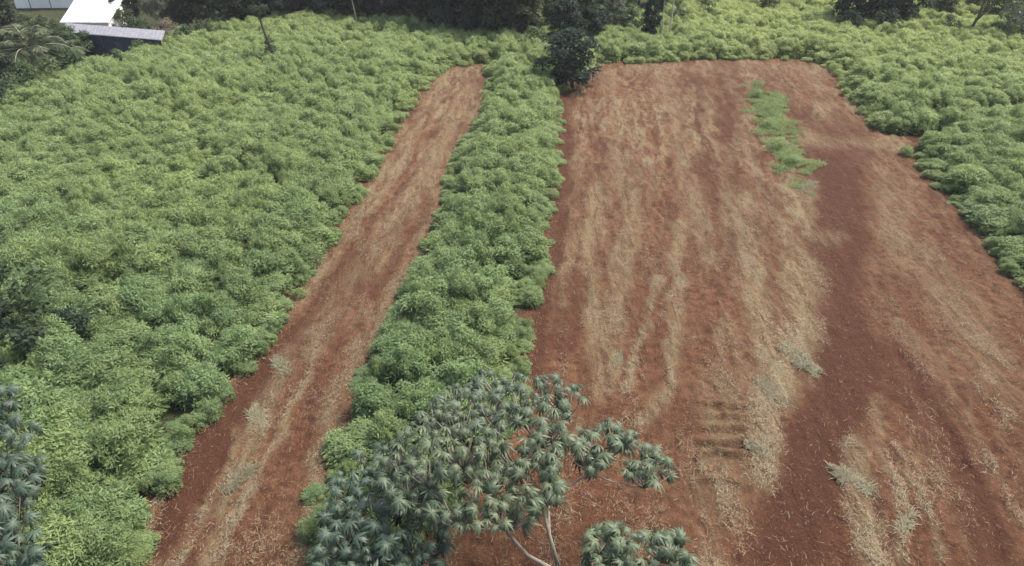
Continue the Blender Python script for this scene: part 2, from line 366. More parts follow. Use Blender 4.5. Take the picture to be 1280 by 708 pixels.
# ------------------------------------------------------------------ field shrubs
def jitter(x0, x1, y0, y1, sp, seed, jit=.42):
    rg = np.random.default_rng(seed); gx = np.arange(x0, x1, sp); gy = np.arange(y0, y1, sp*.9)
    A, B = np.meshgrid(gx, gy); A = A+(np.arange(len(gy)) % 2)[:, None]*sp*.5
    return (A+rg.uniform(-jit, jit, A.shape)*sp).ravel(), (B+rg.uniform(-jit, jit, A.shape)*sp).ravel()
px, py = jitter(-120, 130, 6, 175, .98, 5, .55)
u, v = chart(px, py); ins = inside(FIELD, px, py) | inside(STRIP, px, py) | inside(PATH, px, py) | inside(YARD, px, py)
dB = np.minimum(pdist(FIELD, px, py, True), pdist(STRIP, px, py, True))
keep = ~ins & (u > -260) & (u < 1540) & (v < 860) & (dB > .25+.30*sm(25, 60, py)+.5*noise(px*.6, py*.6, 12))
keep &= ~((py > 97) & (px < 22)); keep &= ~((px < -60) & (py > 105))
thin = noise(px*.22, py*.22, 88)
keep &= RNG.random(len(px)) > .09+.22*(thin < .3)
for hl in ([(1072,100),(1110,103),(1160,108),(1215,108)], [(1165,156),(1220,152),(1290,148)], [(1230,112),(1290,118)], [(350,118),(400,120)], [(300,235),(345,240)], [(640,395),(655,340)], [(570,250),(610,262)]):
    keep &= pdist(gpoly(hl), px, py) > .95
px, py, u, v, dB = (q[keep] for q in (px, py, u, v, dB))
n = len(px); rot = RNG.random(n)*2*PI
hs = .55+.55*fbm(px*.2, py*.2, 14, 2)+.55*RNG.random(n)**1.3; hs *= np.where(dB < 1.3, .72, 1.); hs *= np.where(py > 60, 1.06, 1.)
ws = .72+.72*RNG.random(n); wy_ = ws*(.75+.5*RNG.random(n)); pz = relief(px, py)-.05; var = RNG.integers(0, 9, n)
TREEHIDE = inside(np.array([(400,720),(395,600),(470,540),(560,470),(720,470),(840,570),(840,620),(700,720)]), u, v)
vis = (u > -5) & (u < 1285) & (v < 735) & ~TREEHIDE
order = np.argsort(np.where(vis, py*CP+H*SP, 1e6))[:290]; single = np.zeros(n, bool); single[order] = True
def shrub_label(U, V, d):
    if U > 1000: return 'green feathery shrub at the right edge of the wide bare field', 'shrubs right of the bare field'
    if U > 385:
        if d < 1.2: return 'low green shrub on the margin of the middle green strip beside bare soil', 'shrubs on the margin of the middle strip'
        if d < 3: return 'bushy light green shrub in the second line from bare soil in the middle strip', 'second line of shrubs in the middle strip'
        if V > 560: return 'light green shrub beside the grey-green small tree in the middle strip', 'shrubs beside the small grey-green tree'
        return 'bushy light green shrub inside the middle green strip between bare soils', 'shrubs inside the middle strip'
    if d < 1.3: return 'low green shrub on the margin of the left field beside the bare strip', 'shrubs on the margin of the left field'
    if U < 95: return 'bushy green shrub near the blue-grey tree at the lower left corner', 'shrubs near the blue-grey tree'
    if d < 3.2: return 'bushy green shrub in the second line from the left bare strip', 'second line of shrubs from the left bare strip'
    if V > 560: return 'bushy green shrub in the nearest part of the large left field', 'nearest shrubs of the left field'
    if U < 200: return 'bushy green shrub by the left edge of the picture above the blue-grey tree', 'shrubs above the blue-grey tree'
    return 'bushy green shrub in the front half of the large left field', 'shrubs in the front half of the left field'
firsts = {}
for i in order:
    k = int(var[i]); o = bpy.data.objects.new('field_shrub', SHRUBS[k]); COL.objects.link(o); firsts.setdefault(k, o)
    o.location = (px[i], py[i], pz[i]); o.rotation_euler = (0, 0, rot[i]); o.scale = (ws[i], wy_[i], hs[i])
    lb, gp = shrub_label(u[i], v[i], dB[i]); ad = 'tall ' if hs[i]*1.45 > 1.9 else ('short ' if hs[i]*1.45 < 1.2 else ''); tag(o, ad+lb.replace('low ', '') if ad else lb, 'shrub', (ad+gp))
def scatter(name, P, rot, scl, var, protos, label, cat):
    me = bpy.data.meshes.new(name); n = len(P); me.vertices.add(n); me.vertices.foreach_set('co', np.ascontiguousarray(P, np.float32).ravel())
    for nm, tp, dat, key in (('rz', 'FLOAT_VECTOR', np.stack([rot*0, rot*0, rot], -1), 'vector'), ('scl', 'FLOAT_VECTOR', scl, 'vector'), ('kind_id', 'INT', var, 'value')):
        a = me.attributes.new(nm, tp, 'POINT'); a.data.foreach_set(key, np.ascontiguousarray(dat, np.int32 if tp == 'INT' else np.float32).ravel())
    o = link(name, me); g = bpy.data.node_groups.new(name, 'GeometryNodeTree')
    g.interface.new_socket('Geometry', in_out='INPUT', socket_type='NodeSocketGeometry'); g.interface.new_socket('Geometry', in_out='OUTPUT', socket_type='NodeSocketGeometry')
    N = g.nodes; gi = N.new('NodeGroupInput'); go = N.new('NodeGroupOutput'); ip = N.new('GeometryNodeInstanceOnPoints'); jn = N.new('GeometryNodeJoinGeometry')
    for p in protos:
        q = N.new('GeometryNodeObjectInfo'); q.transform_space = 'ORIGINAL'; q.inputs[0].default_value = p; q.inputs['As Instance'].default_value = True
        g.links.new(q.outputs['Geometry'], jn.inputs[0])
    ip.inputs['Pick Instance'].default_value = True
    def na(nm, tp):
        q = N.new('GeometryNodeInputNamedAttribute'); q.data_type = tp; q.inputs[0].default_value = nm; return q.outputs[0]
    g.links.new(gi.outputs[0], ip.inputs['Points']); g.links.new(jn.outputs[0], ip.inputs['Instance'])
    g.links.new(na('kind_id', 'INT'), ip.inputs['Instance Index']); g.links.new(na('rz', 'FLOAT_VECTOR'), ip.inputs['Rotation']); g.links.new(na('scl', 'FLOAT_VECTOR'), ip.inputs['Scale'])
    g.links.new(ip.outputs[0], go.inputs[0]); md = o.modifiers.new('scatter', 'NODES'); md.node_group = g
    return tag(o, label, cat, None, 'stuff')
r_ = ~single
protos = [firsts[k] for k in sorted(firsts)]
ex, ey = jitter(-50, 60, 8, 92, .5, 15, .6); de = np.minimum(pdist(FIELD, ex, ey, True), pdist(STRIP, ex, ey, True)); ine = inside(FIELD, ex, ey) | inside(STRIP, ex, ey)
k = (de < 1.0) & (~ine | (de < .30)) & ~inside(PATH, ex, ey) & ~inside(YARD, ex, ey) & (noise(ex*1.3, ey*1.3, 44) > .45); k &= (RNG.random(len(ex)) < .8); ex, ey = ex[k], ey[k]; me_ = len(ex)
e1_ = .30+.35*RNG.random(me_); e3_ = .16+.34*RNG.random(me_)**1.6
px = np.concatenate([px, ex]); py = np.concatenate([py, ey]); pz = np.concatenate([pz, relief(ex, ey)]); rot = np.concatenate([rot, RNG.random(me_)*6]); ws = np.concatenate([ws, e1_]); wy_ = np.concatenate([wy_, e1_]); hs = np.concatenate([hs, e3_])
var = np.concatenate([var, RNG.integers(0, 9, me_)]); single = np.concatenate([single, np.zeros(me_, bool)]); r_ = ~single
scatter('field_shrubs', np.stack([px, py, pz], -1)[r_], rot[r_], np.stack([ws, wy_, hs], -1)[r_], var[r_] % len(protos), protos,
        'dense cover of green feathery shrubs filling the fields around the bare soil', 'shrubs')
print('shrubs', n)
wx, wy = jitter(5, 42, 33, 92, .36, 9, .7); wi_ = inside(WEEDS, wx, wy); wd = pdist(WEEDS, wx, wy, True); edge = np.where(wi_, sm(-.9, 1.5, wd), .5*(1-sm(0, .8, wd))*.4)
k = RNG.random(len(wx)) < .62*edge*sm(.30, .62, fbm(wx*1.4, wy*.6, 3, 3)+.12)
wx, wy = wx[k], wy[k]; m = len(wx); sc = .28+.6*RNG.random(m)**2
rg = np.random.default_rng(61); m_ = 260; C = np.stack([rg.uniform(-.6, .6, m_), rg.uniform(-.8, .8, m_), .02+.25*rg.random(m_)**2], -1)
A_ = np.array([0, 0, .9])+unit(m_, rg)*.9; A_[:, 2] = np.abs(A_[:, 2]); wl = meshof('weed', [leaves(C, A_, .14+.26*rg.random(m_), .035+.035*rg.random(m_), rg)]); wl.materials.append(M_WEED)
wi = bpy.data.objects.new('weed_clump', wl); COL.objects.link(wi); ax, ay = ground(986, 196); wi.location = (ax, ay, ziy(ax, ay)); wi.scale = (1.1, 1.1, 1.3)
tag(wi, 'leafy green weed clump, largest one in the green patch on the bare field', 'weed')
scatter('weed_patch', np.stack([wx, wy, relief(wx, wy)], -1), RNG.random(m)*6, np.stack([sc, sc, sc], -1), np.zeros(m, int), [wi],
        'tongue of low pale green weeds growing in the upper part of the bare field', 'weeds')

# ------------------------------------------------------------------ straw litter on the soil
def straw_litter():
    rg = np.random.default_rng(77); N = 1700000
    v_ = rg.uniform(72, 740, N); u_ = rg.uniform(120, 1330, N)
    y_ = (354-v_)/F; t = H/(SP-y_*CP); x = t*(u_-640)/F; y = t*(CP+y_*SP)
    ok = inside(FIELD, x, y) | inside(STRIP, x, y); x, y, u_, v_ = x[ok], y[ok], u_[ok], v_[ok]
    m = strawmask(x, y, u_, v_); l = lanemask(x, y, u_, v_); cl = fbm(x*1.6, y*.55, 91, 3); cl2 = noise(x*5, y*2.5, 93)
    d = pdist(FIELD, x, y, True); d2 = pdist(STRIP, x, y, True); e = np.minimum(d, d2)
    p = np.clip(m*.85*sm(.36, .64, cl)*(.3+.7*cl2)+.10*sm(.5, .7, cl)*(1-l)+.012+.12*(1-sm(.1, .9, e)), 0, 1)*.62
    k = rg.random(len(x)) < p; x, y, m = x[k], y[k], m[k]; n = len(x)
    z = relief(x, y)+.05+.10*rg.random(n)+.06*m
    L = .05+.26*rg.random(n)**3; W = .006+.013*rg.random(n)**2
    th = rg.normal(PI/2-.12, .9, n); A = np.stack([np.cos(th), np.sin(th), rg.normal(0, .22, n)], -1); A /= np.linalg.norm(A, axis=1, keepdims=True)
    B = np.cross(A, [0, 0, 1.])+rg.normal(0, .3, (n, 3)); B /= np.linalg.norm(B, axis=1, keepdims=True)
    C = np.stack([x, y, z], -1); bend = np.cross(A, B)*(L*.08*rg.normal(size=n))[:, None]+B*(L*.09*rg.normal(size=n))[:, None]
    Lh = (L*.5)[:, None]; w2 = (W*.5)[:, None]
    V = np.stack([C-A*Lh-B*w2, C-A*Lh+B*w2, C+bend+B*w2, C+bend-B*w2, C+A*Lh+B*w2*.4, C+A*Lh-B*w2*.4], 1).reshape(-1, 3)
    b = np.arange(n)*6; Q = np.concatenate([np.stack([b, b+1, b+2, b+3], -1), np.stack([b+3, b+2, b+4, b+5], -1)])
    print('straws', n)
    o = link('straw_litter', npmesh('straw_litter', V, Q, dict(lv=np.repeat(np.clip(rg.random(n)*.75+.25*m, 0, 1), 6))), M_STRAW)
    tag(o, 'dry pale straw litter strewn in ragged rows over the red soil', 'straw', None, 'stuff')
straw_litter()
def tuft(u, v, r, label, green=False, nb=420, hgt=.34):
    rg = np.random.default_rng(int(u*7+v)); x, y = ground(u, v); n = int(nb*2.2)
    a = rg.random(n)*2*PI; q = r*rg.random(n)**.7*(.6+.5*np.sin(a*3+u)**2); B0 = np.stack([q*np.cos(a)*.8, q*np.sin(a)*1.5, np.zeros(n)], -1)
    th = rg.normal(PI/2, 1.3, n); lean = np.clip(np.abs(rg.normal(1.15, .3, n)), .2, 1.5); L = hgt*(.35+.9*rg.random(n))
    D = np.stack([np.cos(th)*np.sin(lean), np.sin(th)*np.sin(lean), np.cos(lean)], -1)
    T = np.cross(D, [0, 0, 1.]); T /= np.linalg.norm(T, axis=1, keepdims=True)+1e-6
    Lc = L[:, None]; W = (.006+.009*rg.random(n))[:, None]
    tip = B0+D*Lc; tip[:, 2] -= .35*L*np.sin(lean); mid = B0+D*Lc*.55
    V = np.stack([B0-T*W, B0+T*W, mid+T*W, mid-T*W, tip+T*W*.3, tip-T*W*.3], 1).reshape(-1, 3)
    V[:, 2] = np.maximum(V[:, 2], .02)
    b = np.arange(n)*6; Q = np.concatenate([np.stack([b, b+1, b+2, b+3], -1), np.stack([b+3, b+2, b+4, b+5], -1)])
    o = link('dry_grass_tuft', npmesh('tuft', V, Q, dict(lv=np.repeat(rg.random(n), 6))), M_TUFT if green else M_STRAW)
    o.location = (x, y, ziy(x, y)+.02); tag(o, label, 'grass tuft', 'dry tufts on the bare soil'); o.rotation_euler.z = rg.normal(0, .5); o.scale = (.8, 1.15, 1)
M_TUFT = leafmat('tuft_blades', (.17,.16,.10), (.36,.33,.22), (.30,.27,.16))
tuft(352, 462, .55, 'grey-green dry grass tuft, uppermost on the left bare strip', True)
tuft(324, 528, .55, 'grey-green dry grass tuft, middle one on the left bare strip', True)
tuft(300, 600, .50, 'pale green dry grass tuft, lowest on the left bare strip', True)
tuft(1000, 452, .75, 'bright heap of pale dry grass in the middle of the wide bare field', True, 900)
tuft(965, 492, .60, 'pale dry grass heap just above the ribbed tyre bites', True, 700)
tuft(1068, 606, .60, 'pale dry grass heap right of the tyre bites, low in the wide field', True, 600)
tuft(1010, 232, .70, 'pale grey dry grass heap at the foot of the green weed patch', True, 600)
tuft(948, 565, .40, 'narrow pale grass tuft on the right side of the ribbed tyre bites', True, 400)
tuft(768, 455, .40, 'thin pale grass tuft on the left part of the wide bare field', True, 300)
tuft(1130, 655, .40, 'small pale grass tuft near the bottom right of the wide field', True, 300)

# ------------------------------------------------------------------ trees
def trunk_mb(mb, base, top, r0, r1, bend=.3, seed=0, n=6, sides=8):
    rg = random.Random(seed); b = Vector(base); t = Vector(top); pts = []; rad = []
    ph = rg.random()*6
    for i in range(n+1):
        q = i/n; p = b.lerp(t, q)+Vector((math.cos(ph), math.sin(ph), 0))*bend*math.sin(q*PI)*(1+.3*rg.uniform(-1, 1)); pts.append(p); rad.append(r0+(r1-r0)*q)
    mb.tube(pts, rad, sides); return pts
def make_tree(seed, h, cr, ch, leafL, leafW, per, lm, bm=None, low=.25, npuff=34, name='tree'):
    """returns (trunk mesh, crown mesh) round the origin; cr crown radius, ch crown height"""
    rg = np.random.default_rng(seed); rd = random.Random(seed); mb = MB()
    z0 = h-ch; top = (rd.uniform(-.3, .3), rd.uniform(-.3, .3), z0+ch*.55)
    tp = trunk_mb(mb, (0, 0, -.3), top, .035*h, .014*h, .25, seed)
    cs = []; rs = []
    for i in range(npuff):
        a = i*2.399+rg.random()*.8; f = (i+.5)/npuff; z = z0+ch*(f*.92)
        prof = math.sin(PI*min(1, (.12+f*.86)))**.6; rr = cr*prof*math.sqrt(.25+.75*rg.random())*.88
        rr *= .65+.75*rg.random(); cs.append((rr*math.cos(a), rr*math.sin(a), z)); rs.append(cr*(.16+.24*rg.random()))
    for k in range(0, npuff, 3):
        c = Vector(cs[k]); s0 = tp[min(len(tp)-1, 2+int(4*k/npuff))]; mid = s0.lerp(c, .5)+Vector((0, 0, -.06*h*rd.random()))
        mb.tube([s0, mid, c], [.012*h, .008*h, .003*h], 5)
    V, Q, l = puffs(cs, rs, per, leafL, leafW, rg, .15, .8)
    me = bpy.data.meshes.new('trunk'); me.from_pydata(mb.v, [], mb.f); me.materials.append(bm or M_BARK)
    cm = meshof('crown', [(V, Q, l)]); cm.materials.append(lm); return me, cm
def put(meshes, name, x, y, label, cat='tree', group=None, sc=1., rz=None, sz=None, dz=0):
    t = thing(name, (x, y, ziy(x, y)+dz), label, cat, group, rz if rz is not None else random.random()*6)
    t.scale = (sc, sc, sz or sc)
    for nm, me in zip(('trunk', 'crown'), meshes):
        o = bpy.data.objects.new(nm, me); COL.objects.link(o); o.parent = t
    return t
DK = [make_tree(200+i, 9.5, 3.1, 8.3, .42, .24, 230, M_DARK, npuff=40) for i in range(4)]
MD = [make_tree(220+i, 8, 2.6, 6.6, .36, .18, 260, M_MID, npuff=36) for i in range(3)]
GY = [make_tree(240+i, 6, 2.3, 5.0, .30, .12, 240, M_GREY, M_PALEBARK, npuff=30) for i in range(2)]
BU = [make_tree(260+i, 2.8, 1.5, 2.6, .24, .12, 420, M_MID, npuff=22) for i in range(3)]
BD = [make_tree(270+i, 3.0, 1.5, 2.8, .24, .13, 420, M_DARK, npuff=22) for i in range(2)]
WB = make_tree(290, 2.4, 1.7, 2.3, .3, .10, 300, M_WEED, npuff=18)
PK = [make_tree(280+i, 2.8, 1.6, 2.4, .22, .06, 330, M_PINK, npuff=20) for i in range(1)]
# the dark wood along the top of the left field
for i, (uu, vv, s_) in enumerate([(262,50,.9),(292,44,1.),(322,38,1.),(352,36,1.05),(384,34,1.),(416,35,1.1),(450,37,1.),(484,41,1.05),(518,46,1.),(550,50,1.1),(580,56,1.),(612,60,1.05),(642,62,1.)]):
    x, y = ground(uu, vv)
    put(DK[i % 4], 'broadleaf_tree', x, y+2.2, 'dark green tree in the front row of the shaded wood above the left field', 'tree', 'front trees of the dark wood', s_)
for i in range(17):
    x = -52+i*4.6+random.uniform(-1, 1); y = 106+random.uniform(-2, 5)
    put(DK[(i+1) % 4], 'broadleaf_tree', x, y, 'dark green tree deep inside the shaded wood behind its front row', 'tree', 'rear trees of the dark wood', 1.15)
def at(name, meshes, uu, vv, label, sc=1., cat='tree', group=None, dy=0, sz=None):
    x, y = ground(uu, vv); return put(meshes, name, x, y+dy, label, cat, group, sc, sz=sz)
at('broadleaf_tree', MD[0], 668, 52, 'mid green tree left of the dark round bush at the head of the bare field', .9)
at('broadleaf_tree', MD[1], 700, 46, 'green tree directly behind the dark round bush', 1.0)
at('broadleaf_tree', MD[2], 735, 44, 'green tree behind the top left corner of the wide bare field', .95)
at('broadleaf_tree', GY[0], 765, 46, 'grey-green tree among the trunks above the wide bare field', .8)
at('broadleaf_tree', DK[1], 752, 30, 'dark tree rearmost above the top left corner of the wide bare field', .9)
t_ = at('slender_tree', DK[2], 811, 58, 'narrow dark columnar tree beside the pale leaning trunk', .35, sz=.62)
at('spreading_tree', DK[0], 1068, 42, 'large dark tree standing in the upper right field, left half of the dark pair', 1.0, dy=1)
at('spreading_tree', DK[3], 1118, 40, 'large dark tree standing in the upper right field, right half of the dark pair', 1.0, dy=1)
at('bush', BD[0], 1056, 50, 'dark low bush under the left large dark tree in the upper right field', 1.1, 'bush')
at('bush', BD[1], 1105, 51, 'dark low bush under the right large dark tree in the upper right field', 1.15, 'bush')
at('broadleaf_tree', GY[1], 1262, 58, 'grey-leaved tree at the top right edge', 1.0)
at('bush', BU[0], 1180, 50, 'olive bush behind the field between the large dark tree and the forked trunk', .9, 'bush')
at('bush', BU[2], 1215, 22, 'green bush behind the forked trunk at the top right', 1.3, 'bush')
at('bush', BU[1], 1238, 56, 'green bush right of the forked dark trunk', .8, 'bush')
at('bush', BD[0], 905, 66, 'small dark bush on the far margin of the wide bare field', .42, 'bush')
at('bush', BD[1], 1030, 48, 'small dark bush left of the large dark tree', .5, 'bush')
at('bush', BU[1], 775, 60, 'green bush behind the top left corner of the wide bare field', .7, 'bush')
at('bush', BU[2], 660, 64, 'green bush left of the dark round bush', .6, 'bush')

for i, (uu, vv, ms, sc_, lb) in enumerate([(640,58,DK[1],.55,'dark low tree at the right end of the dark wood'),(683,44,DK[3],.6,'dark low tree behind the crooked pale trunk'),(722,40,MD[0],.7,'mid green low tree behind the dark round bush'),
      (748,50,BD[0],1.2,'dark broad bush at the top just left of the grey-green tree'),(790,48,BU[0],1.2,'olive bush between the grey-green tree and the columnar tree'),(772,34,MD[2],.75,'green low tree behind the grey-green tree'),(845,40,BU[2],1.0,'green bush right of the tall pale trunk'),
      (880,28,BU[1],1.0,'round bush in the upper field right of the pale trunks'),(925,38,BU[0],.7,'small bush in the upper field above the far soil margin'),(960,18,BU[2],1.1,'bush farthest up in the field left of the large dark trees'),(1000,30,BU[1],.8,'olive bush in the upper field near the dark pair of trees'),
      (1175,24,MD[1],.6,'yellow-green low tree between the dark pair and the forked trunk'),(1245,30,MD[0],.6,'low green tree behind the forked trunk near the right edge'),(1160,44,GY[0],.4,'pale grey bush at the right foot of the dark pair')]):
    at('bush' if ms in BU+BD else 'broadleaf_tree', ms, uu, vv, lb, sc_, 'bush' if ms in BU+BD else 'tree')
for uu, vv, ms, sc_, lb in [(22,432,BU[1],1.5,'olive green tall bush at the left edge above a dark hollow'),(58,452,MD[0],.32,'dull green bush in the hollow right of the tall olive bush'),(100,440,BD[1],.75,'small dark bush standing in the left field beside the hollow'),(8,470,BD[1],1.35,'dark bush below the tall olive bush at the left edge'),(112,352,BD[0],.62,'small dark grey bush in the middle of the left field')]:
    at('bush', ms, uu, vv, lb, sc_, 'bush')
for uu, vv, ms, sc_, lb in [(972,186,WB,.40,'taller green leafy weed bush at the thick end of the weed patch'),(990,205,WB,.34,'leafy weed bush lowest in the weed patch'),(958,160,WB,.30,'small leafy weed bush midway up the weed patch'),(946,124,WB,.26,'tiny leafy weed bush near the top of the weed patch')]:
    at('bush', ms, uu, vv, lb, sc_, 'bush')
# the dark round bush that overhangs the corner of the bare field
mb_ = make_tree(300, 4.4, 1.75, 4.1, .26, .13, 520, M_DARK, npuff=34)
x, y = ground(718, 114); rb_ = put(mb_, 'round_bush', x, y+.8, 'tall dark round bush overhanging the top left corner of the wide bare field', 'bush', None, 1.3); rb_.scale = (1.6, 1.3, 1.25); rb_.rotation_euler = (0, R(-8), .2)
at('bush', BD[0], 702, 98, 'dark irregular bush pressed against the left flank of the tall round bush', 1.25, 'bush')
at('broadleaf_tree', DK[2], 706, 66, 'dark tree whose crown overhangs the tall round bush from behind', .62)
at('broadleaf_tree', DK[0], 738, 62, 'dark tree right behind the tall round bush at the field corner', .5)
at('bush', BU[1], 668, 74, 'broad olive bush between the middle strip and the tall round bush', 1.1, 'bush')
at('bush', BU[0], 688, 86, 'dull green bush leaning on the left side of the dark round bush', .8, 'bush')
def bare_trunk(uu, vv, pts, r, label, m, crown=None):
    x, y = ground(uu, vv); t = thing('slender_tree', (x, y, ziy(x, y)), label, 'tree'); mb = MB()
    for pl in pts: mb.tube(pl, [r*(1-.55*i/(len(pl)-1)) for i in range(len(pl))], 7)
    mb.build('trunk', m, t, True)
    if crown:
        rg = np.random.default_rng(int(uu)); me = meshof('crown', [puffs([c[:3] for c in crown[1]], [c[3] for c in crown[1]], crown[2], .3, .12, rg, .2, .7)]); link('crown', me, crown[0], t)
bare_trunk(835, 55, [[(0,0,-.2),(.05,0,2),(.15,.1,4.5),(.1,0,8)]], .13, 'tall pale bare-stemmed tree at the top centre above the bare field', M_PALEBARK, (M_MID, [(.1,0,8,1.2),(.8,.3,7.4,.9),(-.8,.2,7.5,.9)], 260))
bare_trunk(826, 56, [[(0,0,-.2),(.0,0,2),(-.1,.1,4),(.0,0,6)]], .08, 'thin pale sapling just left of the tall pale trunk', M_PALEBARK, (M_MID, [(0,0,6,.8)], 260))
bare_trunk(690, 52, [[(0,0,-.2),(-.3,0,1.6),(-1.5,0,2.8),(-1.7,0,4.5),(-1.6,0,7)]], .12, 'pale crooked tree trunk behind the dark round bush', M_PALEBARK, (M_MID, [(-1.6,0,7,1.1)], 260))
bare_trunk(449, 42, [[(0,0,-.2),(-.2,0,2),(-.5,.1,4),(-.6,0,7)]], .09, 'thin pale trunk standing before the dark wood', M_PALEBARK, (M_DARK, [(-.6,0,7,1.1),(0,0,4.4,.4)], 260))
bare_trunk(1206, 54, [[(0,0,-.2),(.3,0,1.6),(.6,0,2.6),(.7,0,4.4),(.5,0,6.5)],[(.5,0,2.3),(1.4,0,3.5),(2.4,.2,4.7),(3,0,6)],[(1.2,0,3.2),(1.3,0,4.6),(1.8,0,6)]], .2, 'forked dark trunk with thin yellow-green crown at the top right', M_BARK,
           (M_MID, [(.5,0,6.6,1.3),(3,0,6.2,1.3),(1.8,.2,6.4,1.2),(3.6,0,5,.8)], 200))
# dead-topped stem wrapped in creeper in the left field
x, y = ground(346, 92); t = thing('creeper_covered_stem', (x, y, ziy(x, y)), 'thin leaning trunk wrapped in dark creeper standing in the left field', 'tree'); mb = MB()
mb.tube([(0,0,-.2),(-.15,0,1.5),(-.4,.1,3.2),(-.75,.1,5.0),(-.8,0,5.8)], [.2,.18,.15,.11,.06], 7); mb.build('trunk', M_BARK, t, True)
rg = np.random.default_rng(8); link('crown', meshof('crown', [puffs([(0,0,.9),(-.1,0,1.5),(-.2,0,2.2),(-.3,.1,2.9),(-.45,.1,3.5),(.6,-.2,1.3),(-.7,-.2,1.3),(-.8,0,5.8),(-.4,0,6.1),(-1.3,0,6.)], [1.0,.85,.7,.5,.32,.7,.7,.7,.6,.6], 420, .22, .1, rg, .2)]), M_DARK, t)

# ------------------------------------------------------------------ big-leaved trees in the foreground
def rosettes(C, rg, L=.46, W=.11, nl=11, droop=.7, tilt=None):
    """whorls of drooping finger leaves; every leaflet is a folded strip of three joints"""
    Vs = []; Qs = []; Ls = []; nb = 0
    for c in C:
        k = int(rg.integers(nl-2, nl+3)); ph = rg.random()*6.28; sc = .55+.75*rg.random(); tone = rg.random()
        ax = np.array([0, 0, 1.])+rg.normal(0, .42, 3)*np.array([1, 1, .3]); ax /= np.linalg.norm(ax)
        e1 = np.cross(ax, [1, 0, 0.]); e1 /= np.linalg.norm(e1); e2 = np.cross(ax, e1)
        for i in range(k):
            a = ph+2*PI*i/k+rg.normal(0, .12); d = e1*math.cos(a)+e2*math.sin(a); sd_ = np.cross(d, ax)
            l = L*sc*(.75+.4*rg.random()); w = W*sc*(.85+.45*rg.random()); dr = droop*(.6+.8*rg.random()); up = .25+.25*rg.random()
            ts = np.array([0, .3, .65, 1.]); ww = np.array([.12, .85, 1., .05])*w*.5
            cen = c+d*(ts*l*.92)[:, None]+ax*((up*ts-(up+dr)*ts**2)*l)[:, None]
            fold = ax*(-.0)
            Lf = cen+sd_*ww[:, None]-ax*(ww*.45)[:, None]; Rt = cen-sd_*ww[:, None]-ax*(ww*.45)[:, None]
            V = np.concatenate([Lf, cen, Rt]); Q = []
            for j in range(3): Q += [[j, j+1, 5+j, 4+j], [4+j, 5+j, 9+j, 8+j]]
            Vs.append(V); Qs.append(np.array(Q)+nb); nb += 12; Ls.append(np.full(12, np.clip(.5*tone+.5*rg.random(), 0, 1)))
    return np.concatenate(Vs), np.concatenate(Qs), np.concatenate(Ls)
def whorl_tree(name, outline, trunkbase, fork, zlo, zhi, spacing, lm, bm, label, L, W, seed, peak, layers=2, holes=()):
    rg = np.random.default_rng(seed); rd = random.Random(seed); P = np.concatenate([np.array(o_, float) for o_ in outline]); pts = []
    for lay in range(layers):
        for o_ in outline:
            o_ = np.array(o_, float); a0, b0 = o_.min(0); a1, b1 = o_.max(0)
            gu = np.arange(a0, a1, spacing); gv = np.arange(b0, b1, spacing*.8)
            for uu in gu:
                for vv in gv:
                    q = uu+rd.uniform(-.5, .5)*spacing; r = vv+rd.uniform(-.5, .5)*spacing
                    if not inside(o_, np.array(q), np.array(r)): continue
                    if any((q-h0)**2+(r-h1)**2 < hr*hr for h0, h1, hr in holes): continue
                    dd = math.hypot((q-peak[0])/peak[2], (r-peak[1])/peak[3]); z = zhi-(zhi-zlo)*min(1, dd)**1.3+rd.uniform(-.35, .35)-lay*.6
                    if lay and rd.random() < .35: continue
                    x, y = ground(q, r, z); pts.append((x, y, z))
    pts = np.array(pts); tb = Vector((*trunkbase, ziy(*trunkbase))); t = thing(name, tb, label, 'tree'); loc = np.array(tb)
    C = pts-loc; mb = MB(); fk = Vector(fork)-tb
    tp = trunk_mb(mb, (0, 0, -.3), fk, .12, .09, .15, seed)
    # primary limbs to cluster centres, twigs from these to each whorl
    k = max(4, len(C)//14); cen = C[rg.choice(len(C), k, replace=False)].copy()
    for it in range(8):
        own = np.argmin(((C[:, None]-cen[None])**2).sum(-1), 1)
        for j in range(k):
            if (own == j).any(): cen[j] = C[own == j].mean(0)
    order = np.argsort(((cen-np.array(fk))**2).sum(1)); nodes = [fk]; rad = [.085]
    for j in order:
        c = Vector(cen[j])-Vector((0, 0, .75)); q = min(range(len(nodes)), key=lambda i: (nodes[i]-c).length+.35*(nodes[i]-fk).length)
        s0 = nodes[q]; r0 = rad[q]*.8; m = s0.lerp(c, .5)+Vector((rd.uniform(-.15, .15), rd.uniform(-.15, .15), -.25*rd.random()))
        mb.tube([s0, m, c], [r0, r0*.8, max(.028, r0*.62)], 7); nodes.append(c); rad.append(max(.03, r0*.65))
        for i in np.where(own == j)[0]:
            e = Vector(C[i]); mm = c.lerp(e, .55)-Vector((0, 0, .12)); mb.tube([c, mm, e], [.024, .017, .010], 5)
    mb.build('trunk', bm, t, True)
    V, Q, l = rosettes(C, rg, L, W); link('crown', npmesh('crown', V, Q, dict(lv=l), smooth=True), lm, t); return t
